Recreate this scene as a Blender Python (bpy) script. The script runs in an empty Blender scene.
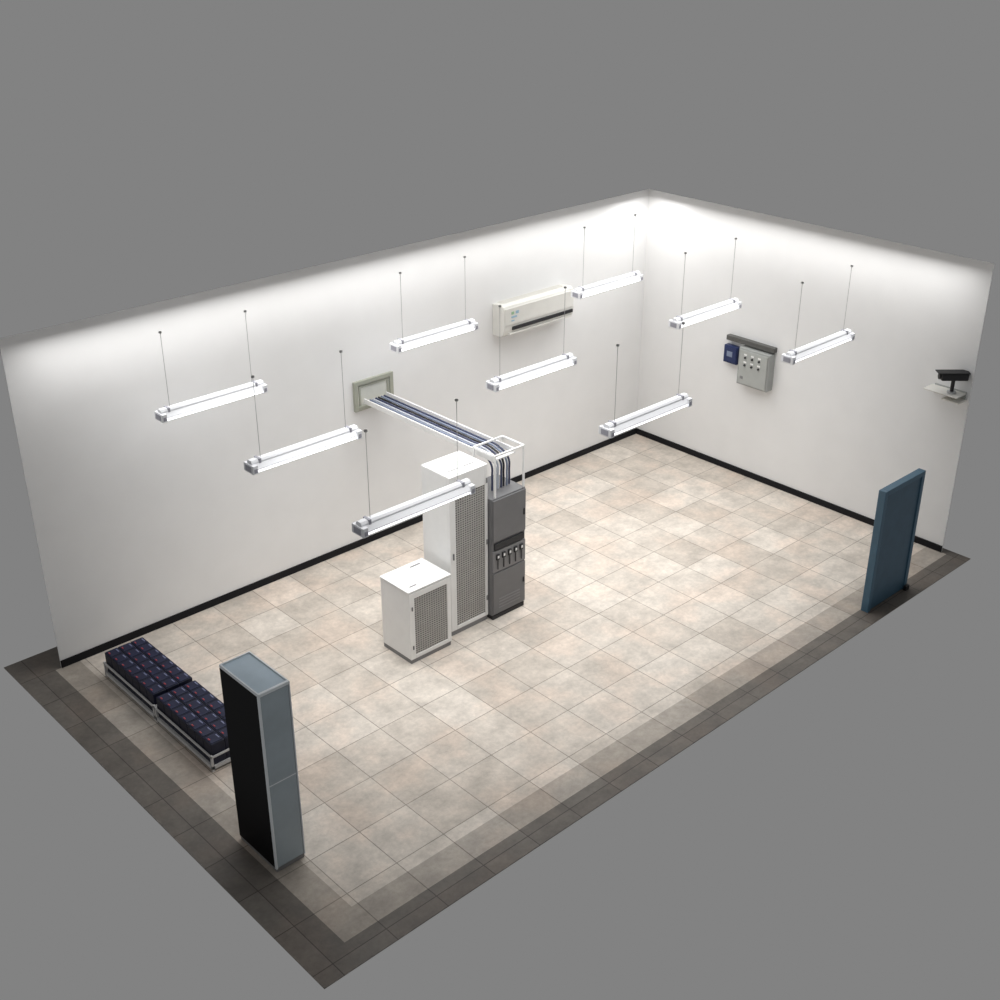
import bpy, bmesh, math, random
from mathutils import Vector, Matrix
random.seed(4)
sc=bpy.context.scene
try:
    sc.view_settings.view_transform='Standard'
    sc.view_settings.look='None'
except Exception: pass

# ---------------------------------------------------------------- materials
def mat(name, col, rough=0.5, metal=0.0, var=0.04, nscale=6.0, emis=None, bump=0.0, spec=0.5):
    m=bpy.data.materials.new(name); m.use_nodes=True
    nt=m.node_tree; b=nt.nodes['Principled BSDF']
    b.inputs['Roughness'].default_value=rough; b.inputs['Metallic'].default_value=metal
    b.inputs['Specular IOR Level'].default_value=spec
    tc=nt.nodes.new('ShaderNodeTexCoord'); n=nt.nodes.new('ShaderNodeTexNoise')
    n.inputs['Scale'].default_value=nscale; n.inputs['Detail'].default_value=4
    nt.links.new(tc.outputs['Object'],n.inputs['Vector'])
    r=nt.nodes.new('ShaderNodeValToRGB')
    r.color_ramp.elements[0].position=0.3; r.color_ramp.elements[1].position=0.7
    r.color_ramp.elements[0].color=(*[c*(1-var) for c in col],1)
    r.color_ramp.elements[1].color=(*[min(1,c*(1+var)) for c in col],1)
    nt.links.new(n.outputs['Fac'],r.inputs['Fac']); nt.links.new(r.outputs['Color'],b.inputs['Base Color'])
    if bump:
        bp=nt.nodes.new('ShaderNodeBump'); bp.inputs['Strength'].default_value=bump
        n2=nt.nodes.new('ShaderNodeTexNoise'); n2.inputs['Scale'].default_value=60
        nt.links.new(tc.outputs['Object'],n2.inputs['Vector'])
        nt.links.new(n2.outputs['Fac'],bp.inputs['Height']); nt.links.new(bp.outputs['Normal'],b.inputs['Normal'])
    if emis:
        b.inputs['Emission Color'].default_value=(*emis[0],1); b.inputs['Emission Strength'].default_value=emis[1]
    return m

def tile_mat(name, c1, c2, grout, size=0.7, off=(0,0), mottle=0.2):
    m=bpy.data.materials.new(name); m.use_nodes=True
    nt=m.node_tree; L=nt.links; b=nt.nodes['Principled BSDF']
    b.inputs['Roughness'].default_value=0.55
    b.inputs['Specular IOR Level'].default_value=0.3
    tc=nt.nodes.new('ShaderNodeTexCoord'); mp=nt.nodes.new('ShaderNodeMapping')
    mp.inputs['Location'].default_value=(off[0],off[1],0)
    L.new(tc.outputs['Object'],mp.inputs['Vector'])
    br=nt.nodes.new('ShaderNodeTexBrick'); br.offset=0; br.squash=1
    br.inputs['Color1'].default_value=(*c1,1); br.inputs['Color2'].default_value=(*c2,1)
    br.inputs['Mortar'].default_value=(*grout,1)
    br.inputs['Scale'].default_value=1; br.inputs['Mortar Size'].default_value=0.007
    br.inputs['Mortar Smooth'].default_value=0.3
    br.inputs['Brick Width'].default_value=size; br.inputs['Row Height'].default_value=size
    L.new(mp.outputs['Vector'],br.inputs['Vector'])
    def noise(sc_,det,lo,hi,p0,p1,rough=0.6):
        n=nt.nodes.new('ShaderNodeTexNoise'); n.inputs['Scale'].default_value=sc_; n.inputs['Detail'].default_value=det
        n.inputs['Roughness'].default_value=rough
        L.new(mp.outputs['Vector'],n.inputs['Vector'])
        r=nt.nodes.new('ShaderNodeMapRange'); r.inputs['From Min'].default_value=p0; r.inputs['From Max'].default_value=p1
        r.inputs['To Min'].default_value=lo; r.inputs['To Max'].default_value=hi
        L.new(n.outputs['Fac'],r.inputs['Value']); return r.outputs['Result']
    a=noise(2.6,6,1-mottle,1+mottle*0.5,0.35,0.65)
    c=noise(14,6,0.88,1.08,0.35,0.65,0.75)
    mu=nt.nodes.new('ShaderNodeMath'); mu.operation='MULTIPLY'; L.new(a,mu.inputs[0]); L.new(c,mu.inputs[1])
    n3=nt.nodes.new('ShaderNodeTexNoise'); n3.inputs['Scale'].default_value=1.3; n3.inputs['Detail'].default_value=3
    L.new(mp.outputs['Vector'],n3.inputs['Vector'])
    mx=nt.nodes.new('ShaderNodeMix'); mx.data_type='RGBA'; mx.blend_type='MULTIPLY'
    r3=nt.nodes.new('ShaderNodeMapRange'); r3.inputs['From Min'].default_value=0.48; r3.inputs['From Max'].default_value=0.62
    L.new(n3.outputs['Fac'],r3.inputs['Value']); L.new(r3.outputs['Result'],mx.inputs[0])
    L.new(br.outputs['Color'],mx.inputs[6]); mx.inputs[7].default_value=(1.0,0.95,0.925,1)
    vm=nt.nodes.new('ShaderNodeVectorMath'); vm.operation='SCALE'
    L.new(mx.outputs[2],vm.inputs[0]); L.new(mu.outputs[0],vm.inputs['Scale'])
    L.new(vm.outputs['Vector'],b.inputs['Base Color'])
    bp=nt.nodes.new('ShaderNodeBump'); bp.inputs['Strength'].default_value=0.15; bp.inputs['Distance'].default_value=0.004; bp.invert=True
    L.new(br.outputs['Fac'],bp.inputs['Height']); L.new(bp.outputs['Normal'],b.inputs['Normal'])
    return m

M={}
M['wall']=mat('wall_paint',(0.80,0.80,0.797),0.85,var=0.015,nscale=2,bump=0.03,spec=0.2)
M['black']=mat('black_plastic',(0.012,0.012,0.014),0.5)
M['base']=mat('skirting_black',(0.010,0.010,0.012),0.7,spec=0.2)
M['white']=mat('white_powder_coat',(0.82,0.82,0.81),0.45,var=0.02)
M['offwhite']=mat('offwhite_plastic',(0.70,0.69,0.65),0.4,var=0.02)
M['lamp_white']=mat('lamp_housing_white',(0.84,0.85,0.88),0.4,var=0.02)
M['lamp_end']=mat('lamp_endcap_grey',(0.36,0.36,0.41),0.4)
M['tube']=mat('tube_glow',(0.95,0.97,1.0),0.3,emis=((0.95,0.97,1.0),3.0))
M['grey']=mat('rack_grey',(0.16,0.16,0.165),0.5)
M['grey2']=mat('rack_grey_light',(0.22,0.22,0.225),0.5)
M['dark']=mat('dark_recess',(0.03,0.03,0.032),0.7)
M['mesh_bar']=mat('perforated_steel',(0.42,0.41,0.39),0.5)
M['steel']=mat('galvanised_steel',(0.45,0.46,0.47),0.35,metal=0.3)
M['wire']=mat('suspension_wire',(0.38,0.38,0.38),0.5)
M['cable_navy']=mat('cable_navy',(0.035,0.045,0.10),0.5)
M['cable_black']=mat('cable_black',(0.02,0.02,0.025),0.5)
M['cable_blue']=mat('cable_blue_grey',(0.20,0.24,0.34),0.5)
M['plate']=mat('wall_plate_grey_green',(0.36,0.37,0.31),0.5)
M['plate_in']=mat('wall_plate_inner',(0.62,0.63,0.58),0.5)
M['door']=mat('door_blue',(0.045,0.105,0.16),0.45,var=0.08)
M['door2']=mat('door_blue_frame',(0.06,0.135,0.20),0.45,var=0.06)
M['ac_side']=mat('matt_black',(0.003,0.003,0.004),0.6,spec=0.12)
M['ac_front']=mat('ac_blue_grey',(0.36,0.425,0.465),0.35,var=0.08,nscale=3)
M['ac_top']=mat('ac_top_blue',(0.40,0.50,0.58),0.4,var=0.05)
M['trimw']=mat('trim_silver',(0.74,0.78,0.81),0.35)
M['bat']=mat('battery_navy',(0.010,0.012,0.030),0.5,var=0.2,spec=0.3)
M['bat_lid']=mat('battery_lid',(0.011,0.014,0.042),0.5,var=0.2,spec=0.25)
M['red']=mat('terminal_red',(0.35,0.03,0.04),0.5)
M['pale']=mat('label_pale',(0.5,0.53,0.60),0.5)
M['mark']=mat('battery_mark',(0.16,0.18,0.30),0.5)
M['rackw']=mat('rack_frame_white',(0.62,0.62,0.62),0.45)
M['enc']=mat('enclosure_grey',(0.32,0.33,0.32),0.45)
M['enc2']=mat('enclosure_door_grey',(0.39,0.405,0.39),0.45)
M['beam']=mat('mount_beam_dark',(0.09,0.09,0.085),0.5)
M['navy']=mat('navy_box',(0.008,0.02,0.09),0.4)
M['green']=mat('label_green',(0.30,0.48,0.30),0.5)
M['skyb']=mat('label_blue',(0.30,0.46,0.58),0.5)
M['tile']=tile_mat('floor_tile_beige',(0.66,0.605,0.54),(0.53,0.475,0.415),(0.29,0.26,0.225))
M['edge_shade']=tile_mat('floor_tile_edge_shade',(0.43,0.39,0.345),(0.36,0.32,0.275),(0.20,0.175,0.15))  # same floor tile, darkened by shade painted into the colour
M['apron_shade']=tile_mat('floor_tile_apron_shade',(0.165,0.150,0.133),(0.138,0.123,0.108),(0.07,0.06,0.053))  # floor tile with the shade outside the walls painted in

# ---------------------------------------------------------------- helpers
def link(o): sc.collection.objects.link(o); return o
def group(name, loc=(0,0,0)):
    e=bpy.data.objects.new(name,None); e.empty_display_size=0.1; e.location=loc; return link(e)
def mesh_obj(name, bm, m, parent=None, bevel=0, smooth=False):
    me=bpy.data.meshes.new(name); bm.normal_update(); bm.to_mesh(me); bm.free()
    for mm in (m if isinstance(m,list) else [m]): me.materials.append(mm)
    o=bpy.data.objects.new(name,me); link(o)
    if parent: 
        o.parent=parent; o.matrix_parent_inverse=Matrix.Translation(parent.location).inverted()
    if bevel:
        md=o.modifiers.new('bevel','BEVEL'); md.width=bevel; md.segments=2; md.limit_method='ANGLE'
    return o
def add_box(bm,b):
    x0,x1,y0,y1,z0,z1=b
    vs=[bm.verts.new(p) for p in [(x0,y0,z0),(x1,y0,z0),(x1,y1,z0),(x0,y1,z0),(x0,y0,z1),(x1,y0,z1),(x1,y1,z1),(x0,y1,z1)]]
    for f in [(3,2,1,0),(4,5,6,7),(0,1,5,4),(1,2,6,5),(2,3,7,6),(3,0,4,7)]: bm.faces.new([vs[i] for i in f])
def boxes(name, bl, m, parent=None, bevel=0):
    bm=bmesh.new()
    for b in bl:
        b=list(b)
        for i in (0,2,4):
            if b[i]>b[i+1]: b[i],b[i+1]=b[i+1],b[i]
        add_box(bm,b)
    return mesh_obj(name,bm,m,parent,bevel)
def add_cyl(bm,p0,p1,r,n=10,r2=None):
    p0=Vector(p0);p1=Vector(p1);d=p1-p0
    mtx=Matrix.Translation((p0+p1)/2) @ d.to_track_quat('Z','Y').to_matrix().to_4x4()
    bmesh.ops.create_cone(bm,cap_ends=True,segments=n,radius1=r,radius2=r if r2 is None else r2,depth=d.length,matrix=mtx)
def cyls(name, cl, m, parent=None, n=10):
    bm=bmesh.new()
    for c in cl: add_cyl(bm,c[0],c[1],c[2],n,c[3] if len(c)>3 else None)
    return mesh_obj(name,bm,m,parent,0)
def prism_x(name, prof, x0, x1, m, parent=None, bevel=0):
    bm=bmesh.new()
    a=[bm.verts.new((x0,y,z)) for y,z in prof]; b=[bm.verts.new((x1,y,z)) for y,z in prof]
    bm.faces.new(a); bm.faces.new(b[::-1]); n=len(prof)
    for i in range(n): bm.faces.new([a[i],b[i],b[(i+1)%n],a[(i+1)%n]])
    bmesh.ops.recalc_face_normals(bm,faces=bm.faces)
    return mesh_obj(name,bm,m,parent,bevel)
def curve(name, pts, r, m, parent=None):
    cu=bpy.data.curves.new(name,'CURVE'); cu.dimensions='3D'; cu.bevel_depth=r; cu.bevel_resolution=2
    sp=cu.splines.new('BEZIER'); sp.bezier_points.add(len(pts)-1)
    for i,p in enumerate(pts):
        bp=sp.bezier_points[i]; bp.co=p; bp.handle_left_type=bp.handle_right_type='AUTO'
    cu.materials.append(m); o=bpy.data.objects.new(name,cu); link(o)
    if parent: o.parent=parent; o.matrix_parent_inverse=Matrix.Translation(parent.location).inverted()
    return o

# ---------------------------------------------------------------- room shell
H=4.9; XL=-12.25; YF=-6.76
XI=-12.34; YI=-6.85; BW=0.36; XO=-12.85; YO=-7.20
boxes('floor',[(XI+BW,0,YI+BW,0,-0.012,0)],M['tile'])
boxes('floor_edge_shaded',[(XI,XI+BW,YI,0,-0.012,0),(XI+BW,0,YI,YI+BW,-0.012,0)],M['edge_shade'])  # strip painted darker for the shading of the missing near walls
boxes('floor_apron_shaded',[(XO,XI,YO,0.56,-0.012,0),(XI,0.15,YO,YI,-0.012,0),(XI,0.15,0,0.56,-0.012,-0.001),(0,0.15,YI,0,-0.012,0)],M['apron_shade'])  # outer floor, its shade beyond the wall lines put into the tile colour
boxes('wall_back',[(XL,0.012,0,0.012,0,H)],M['wall'])
boxes('wall_right',[(0,0.012,YF,0,0,H)],M['wall'])
boxes('baseboard_back',[(XL,-0.025,-0.025,0,0,0.115)],M['base'],bevel=0.004)
boxes('baseboard_right',[(-0.025,0,YF,0,0,0.115)],M['base'],bevel=0.004)

# ---------------------------------------------------------------- pendant lamps
for cx in (-10.02,-6.145,-2.27):
    for cy in (-1.12,-3.25,-5.38):
        g=group('fluorescent_pendant_lamp',(cx,cy,3.8))
        x0,x1=cx-0.80,cx+0.80
        prism_x('housing',[(cy-0.05,3.80),(cy+0.05,3.80),(cy+0.05,3.86),(cy+0.03,3.885),(cy-0.03,3.885),(cy-0.05,3.86)],x0+0.02,x1-0.02,M['lamp_white'],g)
        prism_x('reflector',[(cy-0.10,3.775),(cy-0.05,3.83),(cy+0.05,3.83),(cy+0.10,3.775),(cy+0.10,3.785),(cy+0.05,3.84),(cy-0.05,3.84),(cy-0.10,3.785)],x0+0.06,x1-0.06,M['lamp_white'],g)
        cyls('tube',[((x0+0.05,cy-0.055,3.758),(x1-0.05,cy-0.055,3.758),0.028),((x0+0.05,cy+0.055,3.758),(x1-0.05,cy+0.055,3.758),0.028)],M['tube'],g,12)
        boxes('end_caps',[(x0,x0+0.07,cy-0.105,cy+0.105,3.73,3.84),(x1-0.07,x1,cy-0.105,cy+0.105,3.73,3.84)],M['lamp_white'],g,0.006)
        boxes('cap_inserts',[(x0-0.006,x0,cy-0.06,cy+0.06,3.75,3.82),(x0+0.015,x0+0.055,cy-0.11,cy-0.104,3.75,3.80),(x1-0.055,x1-0.015,cy-0.11,cy-0.104,3.75,3.80),(x0+0.12,x0+0.15,cy-0.055,cy+0.055,3.80,3.893),(x1-0.15,x1-0.12,cy-0.055,cy+0.055,3.80,3.893)],M['lamp_end'],g)
        cyls('suspension_wires',[((cx+s*0.625,cy,3.88),(cx+s*0.625,cy,4.9),0.0035) for s in (-1,1)]+[((cx+s*0.625,cy,4.885),(cx+s*0.625,cy,4.905),0.02) for s in (-1,1)],M['wire'],g,8)

def mesh_panel(parent,x0,x1,z0,z1,y,name='vent_mesh',nx=12,nz=40):
    boxes(name+'_back',[(x0,x1,y-0.003,y+0.004,z0,z1)],M['dark'],parent)
    bl=[]
    for i in range(nx+1):
        x=x0+(x1-x0)*i/nx; bl.append((x-0.008,x+0.008,y-0.012,y-0.003,z0,z1))
    for j in range(nz+1):
        z=z0+(z1-z0)*j/nz; bl.append((x0,x1,y-0.010,y-0.003,z-0.008,z+0.008))
    boxes(name,bl,M['mesh_bar'],parent)

# small white cabinet
g=group('small_power_cabinet',(-8.16,-2.97,0))
x0,x1,y0,y1=-8.56,-7.80,-3.33,-2.68
boxes('plinth',[(x0+0.01,x1-0.01,y0+0.01,y1,0,0.07)],M['grey2'],g,0.004)
boxes('body',[(x0,x1,y0+0.03,y1,0.07,1.16)],M['white'],g,0.012)
boxes('lid',[(x0-0.012,x1+0.012,y0-0.0,y1+0.0,1.16,1.19)],M['white'],g,0.008)
boxes('door_frame',[(x0,x0+0.09,y0,y0+0.03,0.07,1.15),(x1-0.07,x1,y0,y0+0.03,0.07,1.15),(x0+0.09,x1-0.07,y0,y0+0.03,1.06,1.15),(x0+0.09,x1-0.07,y0,y0+0.03,0.07,0.13)],M['white'],g,0.004)
mesh_panel(g,x0+0.09,x1-0.07,0.13,1.06,y0+0.02,'vent_mesh',14,26)
boxes('handle',[(x0+0.035,x0+0.055,y0-0.015,y0,0.88,0.94),(x0+0.035,x0+0.055,y0-0.015,y0,0.24,0.30)],M['grey'],g,0.003)
boxes('lid_trim',[(x0+0.10,x0+0.22,y0+0.10,y0+0.12,1.19,1.196),(x1-0.3,x1-0.12,y1-0.12,y1-0.10,1.19,1.196)],M['grey2'],g)

# tall white cabinet
g=group('tall_power_cabinet',(-7.3,-2.82,0))
x0,x1,y0,y1=-7.66,-6.935,-3.17,-2.56
boxes('plinth',[(x0+0.01,x1-0.01,y0+0.01,y1,0,0.08)],M['grey2'],g,0.004)
boxes('body',[(x0,x1,y0+0.03,y1,0.08,2.60)],M['white'],g,0.015)
boxes('door_frame',[(x0,x0+0.11,y0,y0+0.03,0.08,2.59),(x1-0.05,x1,y0,y0+0.03,0.08,2.59),(x0+0.11,x1-0.05,y0,y0+0.03,2.28,2.59),(x0+0.11,x1-0.05,y0,y0+0.03,0.08,0.14)],M['white'],g,0.004)
mesh_panel(g,x0+0.11,x1-0.05,0.14,2.28,y0+0.02,'vent_mesh',13,58)
boxes('handle',[(x0+0.045,x0+0.065,y0-0.02,y0,1.28,1.38)],M['grey'],g,0.004)
boxes('hinges',[(x1-0.035,x1-0.01,y0-0.012,y0,z,z+0.08) for z in (0.35,1.3,2.3)],M['grey2'],g,0.003)
boxes('top_vents',[(x0+0.12,x0+0.3,y0+0.15,y0+0.17,2.60,2.606),(x0+0.42,x0+0.6,y0+0.15,y0+0.17,2.60,2.606)],M['enc'],g)

# grey rack
g=group('grey_distribution_rack',(-6.6,-2.9,0))
x0,x1,y0,y1=-6.92,-6.25,-3.26,-2.62
boxes('plinth',[(x0+0.01,x1-0.01,y0+0.015,y1,0,0.07)],M['dark'],g,0.004)
boxes('body',[(x0,x1,y0+0.02,y1,0.07,2.03)],M['grey'],g,0.01)
boxes('upper_door',[(x0+0.01,x1-0.01,y0-0.005,y0+0.02,1.33,2.01)],M['grey'],g,0.006)
boxes('lower_door',[(x0+0.01,x1-0.01,y0-0.005,y0+0.02,0.10,0.80)],M['grey'],g,0.006)
boxes('busbar_slot',[(x0+0.04,x1-0.04,y0-0.004,y0+0.022,1.19,1.29)],M['dark'],g,0.002)
boxes('breaker_panel',[(x0+0.01,x1-0.01,y0+0.0,y0+0.02,0.82,1.17)],M['grey2'],g)
bl=[];wl=[];cl=[]
for i in range(5):
    x=x0+0.06+i*0.12
    bl.append((x,x+0.06,y0-0.025,y0,1.03,1.12)); wl.append((x+0.015,x+0.045,y0-0.03,y0-0.025,1.06,1.10))
    cl.append(((x+0.03,y0-0.015,1.03),(x+0.03,y0-0.015,0.87),0.009))
boxes('breakers',bl,M['black'],g,0.004); boxes('breaker_levers',wl,M['white'],g); cyls('breaker_leads',cl,M['dark'],g)
boxes('lower_vents',[(x0+0.12,x1-0.12,y0-0.009,y0-0.004,0.18+k*0.05,0.20+k*0.05) for k in range(4)],M['grey2'],g)
boxes('latches',[(x1-0.06,x1-0.035,y0-0.02,y0-0.005,1.6,1.70),(x1-0.06,x1-0.035,y0-0.02,y0-0.005,0.45,0.53)],M['dark'],g,0.003)

# cable ladder, frame on rack and cables
g=group('cable_ladder_tray',(-6.6,-1.6,2.6))
t=0.014
fx0,fx1,fy0,fy1=-6.84,-6.27,-3.22,-2.77
fr=[]
for x in (fx0,fx1):
    for y in (fy0,fy1): fr.append((x-t,x+t,y-t,y+t,2.03,2.70))
for z in (2.69,):
    fr+=[(fx0,fx1,fy0-t,fy0+t,z-t,z+t),(fx0,fx1,fy1-t,fy1+t,z-t,z+t),(fx0-t,fx0+t,fy0,fy1,z-t,z+t),(fx1-t,fx1+t,fy0,fy1,z-t,z+t)]
boxes('support_frame',fr,M['white'],g,0.003)
tx0,tx1=-6.76,-6.32
boxes('side_rails',[(tx0-0.012,tx0+0.012,-3.1,-0.06,2.54,2.62),(tx1-0.012,tx1+0.012,-3.1,-0.06,2.54,2.62)],M['white'],g,0.003)
boxes('rungs',[(tx0,tx1,-3.05+k*0.25-0.03,-3.05+k*0.25+0.03,2.53,2.55) for k in range(12)],M['white'],g)
ms=['cable_navy','cable_blue','pale','cable_navy','cable_black','cable_blue','cable_navy']
n=len(ms)
for i in range(n):
    x=tx0+0.05+i*(tx1-tx0-0.10)/(n-1)
    e=-3.0-0.01*(i%2)
    curve('cable_%d'%(i+1),[(x,-0.075,2.57),(x,-0.8,2.57),(x,-1.6,2.57),(x,-2.4,2.57),(x,-2.8,2.565),(x,e,2.45),(x,e-0.02,2.25),(x,e-0.02,2.04)],0.015,M[ms[i]],g)

g=group('cable_entry_plate',(-6.54,0,2.66))
boxes('frame',[(-6.93,-6.86,-0.05,0,2.42,2.92),(-6.22,-6.15,-0.05,0,2.42,2.92),(-6.86,-6.22,-0.05,0,2.85,2.92),(-6.86,-6.22,-0.05,0,2.42,2.49)],M['plate'],g,0.006)
boxes('inner_panel',[(-6.86,-6.22,-0.02,0,2.49,2.85)],M['plate_in'],g)
boxes('inner_rim',[(-6.83,-6.80,-0.035,-0.02,2.49,2.83),(-6.27,-6.24,-0.035,-0.02,2.49,2.83),(-6.80,-6.27,-0.035,-0.02,2.80,2.83)],M['plate'],g)

# ---------------------------------------------------------------- wall split air conditioner
g=group('split_air_conditioner',(-3.1,0,3.3))
prof=[(0,3.0),(0,3.56),(-0.20,3.58),(-0.265,3.55),(-0.29,3.46),(-0.29,3.15),(-0.27,3.06),(-0.20,3.0)]
prism_x('body',prof,-3.93,-2.23,M['offwhite'],g,0.015)
boxes('front_panel',[(-3.91,-2.25,-0.305,-0.285,3.22,3.52)],M['offwhite'],g,0.008)
boxes('outlet_louvre',[(-3.74,-2.27,-0.312,-0.27,3.12,3.18)],M['black'],g,0.004)
boxes('louvre_flap',[(-3.80,-2.28,-0.30,-0.24,3.04,3.07)],M['offwhite'],g,0.004)
boxes('energy_label_green',[(-3.77,-3.71,-0.309,-0.305,3.40,3.45)],M['green'],g)
boxes('energy_label_blue',[(-3.77,-3.64,-0.309,-0.305,3.34,3.37),(-3.67,-3.60,-0.309,-0.305,3.40,3.45),(-3.77,-3.70,-0.309,-0.305,3.28,3.30)],M['skyb'],g)
boxes('top_grille',[(-3.85,-2.35,-0.19+k*0.035,-0.18+k*0.035,3.575,3.584) for k in range(5)],M['offwhite'],g)

# ---------------------------------------------------------------- control boxes on right wall
g=group('wall_control_box',(0,-2.75,2.2))
boxes('mount_beam',[(-0.10,0,-3.14,-2.10,2.55,2.64)],M['beam'],g,0.004)
boxes('enclosure',[(-0.18,0,-3.12,-2.46,1.83,2.52)],M['enc'],g,0.01)
boxes('door_panel',[(-0.195,-0.18,-3.09,-2.49,1.86,2.49)],M['enc2'],g,0.006)
bm=bmesh.new()
for r_ in range(2):
    for c_ in range(3):
        y=-2.62-c_*0.15; z=2.36-r_*0.14
        add_cyl(bm,(-0.195,y,z),(-0.215,y,z),0.02,14)
mesh_obj('buttons',bm,M['dark'],g)
boxes('button_labels',[(-0.200,-0.195,-2.65-c_*0.15,-2.59-c_*0.15,2.40-r_*0.14,2.43-r_*0.14) for c_ in range(3) for r_ in range(2)],M['white'],g)
boxes('meter_windows',[(-0.200,-0.195,-2.60,-2.54,1.95,2.0)],M['grey2'],g)
g=group('navy_meter_box',(0,-2.2,2.3))
boxes('case',[(-0.12,0,-2.38,-2.08,2.13,2.46)],M['navy'],g,0.012)
boxes('bezel',[(-0.13,-0.12,-2.36,-2.10,2.16,2.43)],M['navy'],g,0.004)
boxes('display',[(-0.134,-0.13,-2.28,-2.16,2.26,2.36)],M['cable_blue'],g)

# ---------------------------------------------------------------- CCTV camera
g=group('security_camera',(0,-6.3,3.0))
boxes('wall_shelf',[(-0.30,0,-6.70,-6.12,2.80,2.82)],M['offwhite'],g,0.006)
boxes('wall_shelf_lower',[(-0.26,0,-6.72,-6.42,2.70,2.72)],M['offwhite'],g,0.006)
boxes('wall_flange',[(-0.02,0,-6.70,-6.16,2.68,2.84)],M['enc2'],g,0.004)
d=Vector((-0.733,0.680,0)); c=Vector((-0.17,-6.53,3.10)); s=Vector((0.680,0.733,0)); up=Vector((0,0,1))
cyls('stem',[((c.x,c.y,2.82),(c.x,c.y,3.06),0.03)],M['black'],g)
cyls('stem_base',[((c.x,c.y,2.82),(c.x,c.y,2.85),0.07)],M['steel'],g,16)
def obox(name,cen,l,w,h,m,parent,bevel=0.006):
    bm=bmesh.new(); add_box(bm,(-l/2,l/2,-w/2,w/2,-h/2,h/2))
    R=Matrix((d,s,up)).transposed().to_4x4(); bm.transform(Matrix.Translation(cen)@R)
    bmesh.ops.recalc_face_normals(bm,faces=bm.faces)
    return mesh_obj(name,bm,m,parent,bevel)
obox('housing',c,0.42,0.15,0.12,M['black'],g,0.02)
obox('sun_shield',c+d*0.03+up*0.07,0.50,0.18,0.015,M['black'],g)
cyls('lens',[(c+d*0.21,c+d*0.24,0.048)],M['dark'],g,16)
cyls('cable',[(c-d*0.20,Vector((-0.02,-6.72,3.14)),0.01)],M['steel'],g)

# ---------------------------------------------------------------- door
g=group('door_1',(-2.0,-6.88,0))
x0,x1=-2.58,-1.47; ya,yb=-6.98,-6.86
boxes('jambs',[(x0,x0+0.08,ya,yb,0,2.05),(x1-0.08,x1,ya,yb,0,2.05),(x0+0.08,x1-0.08,ya,yb,1.97,2.05)],M['door2'],g,0.006)
boxes('leaf',[(x0+0.08,x1-0.08,ya+0.02,yb-0.02,0.01,1.97)],M['door'],g,0.004)
cyls('handle',[((x1-0.16,yb-0.02,1.0),(x1-0.16,yb+0.04,1.0),0.012),((x1-0.16,yb+0.04,1.0),(x1-0.28,yb+0.04,1.0),0.012)],M['dark'],g)
boxes('door_stop',[(x1-0.10,x1,ya-0.05,ya,0,0.08)],M['black'],g,0.004)

# ---------------------------------------------------------------- floor-standing AC cabinet
g=group('floor_standing_air_conditioner',(-12.1,-5.1,0))
x0,x1,y0,y1=-12.29,-11.90,-5.50,-4.74
boxes('plinth',[(x0+0.01,x1-0.01,y0+0.0,y1-0.01,0,0.05)],M['grey2'],g)
boxes('body',[(x0,x1,y0+0.02,y1,0.05,2.40)],M['ac_side'],g,0.008)
boxes('front_upper_panel',[(x0+0.02,x1-0.02,y0-0.01,y0+0.02,1.22,2.39)],M['ac_front'],g,0.008)
boxes('front_lower_panel',[(x0+0.02,x1-0.02,y0-0.01,y0+0.02,0.06,1.21)],M['ac_front'],g,0.008)
boxes('panel_joint',[(x0+0.02,x1-0.02,y0-0.008,y0+0.02,1.208,1.222)],M['trimw'],g)
boxes('edge_trim',[(x0-0.003,x0+0.02,y0-0.015,y0+0.02,0.05,2.40),(x1-0.015,x1,y0-0.015,y0+0.02,0.05,2.40)],M['trimw'],g,0.005)
boxes('top_panel',[(x0+0.02,x1-0.02,y0+0.02,y1-0.02,2.40,2.42)],M['ac_top'],g)
boxes('top_trim',[(x0,x1,y0-0.015,y0+0.02,2.395,2.435),(x0,x1,y1-0.02,y1,2.395,2.435),(x0,x0+0.02,y0+0.02,y1-0.02,2.395,2.435),(x1-0.02,x1,y0+0.02,y1-0.02,2.395,2.435)],M['trimw'],g,0.005)

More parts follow.
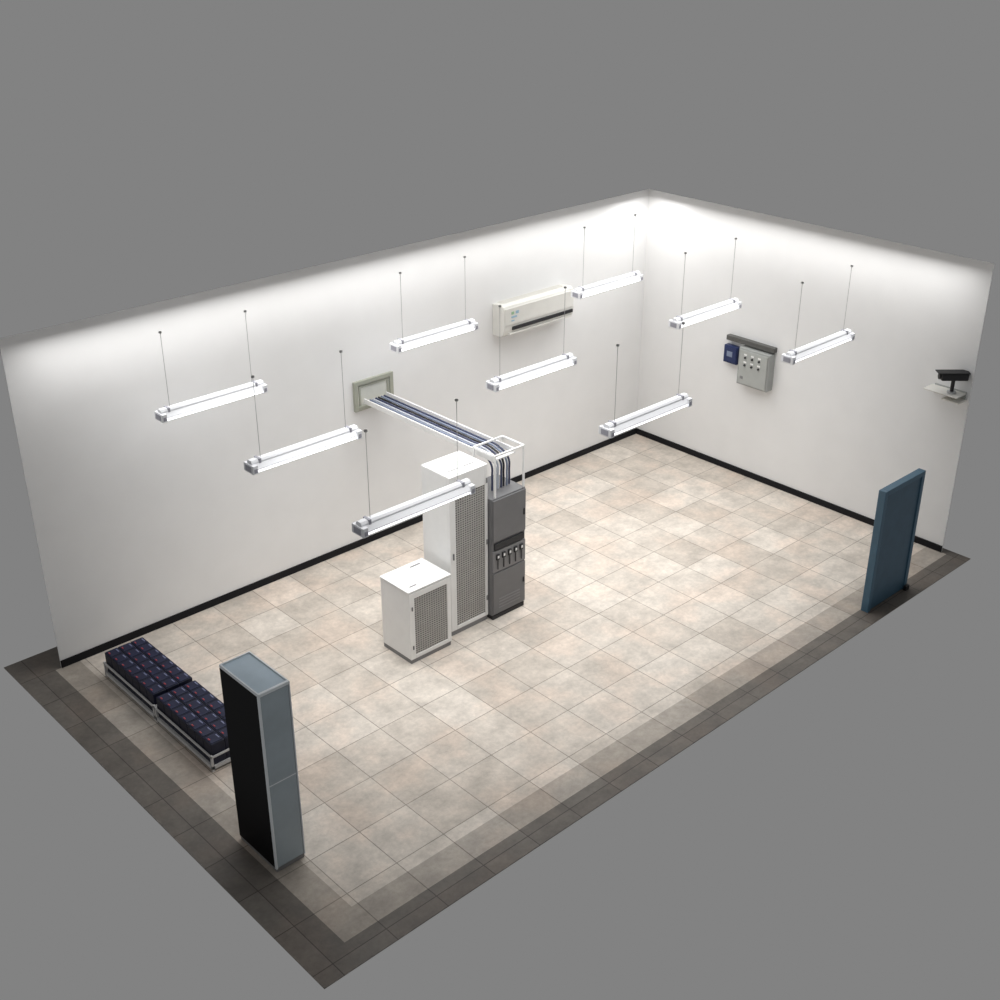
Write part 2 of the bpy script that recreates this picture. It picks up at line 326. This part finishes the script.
# ---------------------------------------------------------------- battery racks
for (ya,yb) in ((-2.03,-0.62),(-3.48,-2.06)):
    g=group('battery_bank',(-11.6,(ya+yb)/2,0))
    x0,x1=-11.88,-11.25
    fr=[(x0-0.01,x1,ya,ya+0.03,0.03,0.08),(x0,x1,yb-0.03,yb,0.03,0.08),(x0-0.01,x0+0.03,ya,yb,0.03,0.08),(x1-0.03,x1,ya,yb,0.03,0.08)]
    for x in (x0-0.01,x1-0.03):
        for y in (ya,yb-0.03): fr.append((x,x+0.03,y,y+0.03,0,0.24))
    fr+=[(x0-0.01,x0+0.01,ya,yb,0.205,0.235),(x0,x1,ya-0.005,ya+0.01,0.205,0.235)]
    boxes('rack_frame',fr,M['rackw'],g,0.003)
    bl=[];ll=[];rl=[];pl=[]
    nx,ny=3,7; dx=(x1-x0-0.04)/nx; dy=(yb-ya-0.04)/ny
    for i in range(nx):
        for j in range(ny):
            a=x0+0.02+i*dx; b=ya+0.02+j*dy
            bl.append((a+0.002,a+dx-0.002,b+0.003,b+dy-0.003,0.06,0.39))
            ll.append((a+0.016,a+dx-0.016,b+0.016,b+dy-0.016,0.39,0.40))
            rl.append((a+0.03,a+0.045,b+dy/2-0.012,b+dy/2+0.03,0.40,0.408))
            pl.append((a+dx-0.05,a+dx-0.035,b+dy/2-0.04,b+dy/2+0.04,0.40,0.406))
    boxes('batteries',bl,M['bat'],g,0.006); boxes('battery_lids',ll,M['bat_lid'],g,0.003)
    boxes('terminals_red',rl,M['red'],g); boxes('terminals_pale',pl,M['mark'],g)

# ---------------------------------------------------------------- lights
def area(name,loc,sx,sy,power,rot=(0,0,0),spread=180,col=(1,0.99,0.975)):
    l=bpy.data.lights.new(name,'AREA'); l.shape='RECTANGLE'; l.size=sx; l.size_y=sy; l.energy=power
    l.spread=math.radians(spread); l.color=col
    o=bpy.data.objects.new(name,l); o.location=loc; o.rotation_euler=rot; link(o); return o
area('added_overhead_fill',(-5.95,-3.4,4.80),9.7,5.0,262,spread=112)  # added room-wide fill light, no such fitting hangs here
area('added_wall_fill_back',(-6.1,-0.6,4.80),11.9,0.7,96)  # added strip light to brighten the back wall, not a fitting
area('added_wall_fill_right',(-0.6,-3.35,4.80),0.7,6.4,52)  # likewise added, brightens the right wall

w=bpy.data.worlds.new('world'); sc.world=w; w.use_nodes=True
bg=w.node_tree.nodes['Background']; bg.inputs[0].default_value=(0.223,0.223,0.223,1); bg.inputs[1].default_value=1

# ---------------------------------------------------------------- camera
cam=bpy.data.cameras.new('camera'); co=bpy.data.objects.new('camera',cam); link(co)
cam.sensor_width=36; cam.lens=44.496; cam.clip_end=200
co.location=(-17.63,-14.96,10.0)
co.rotation_euler=(math.radians(90-26.64),0,math.radians(47.15-90))
sc.camera=co
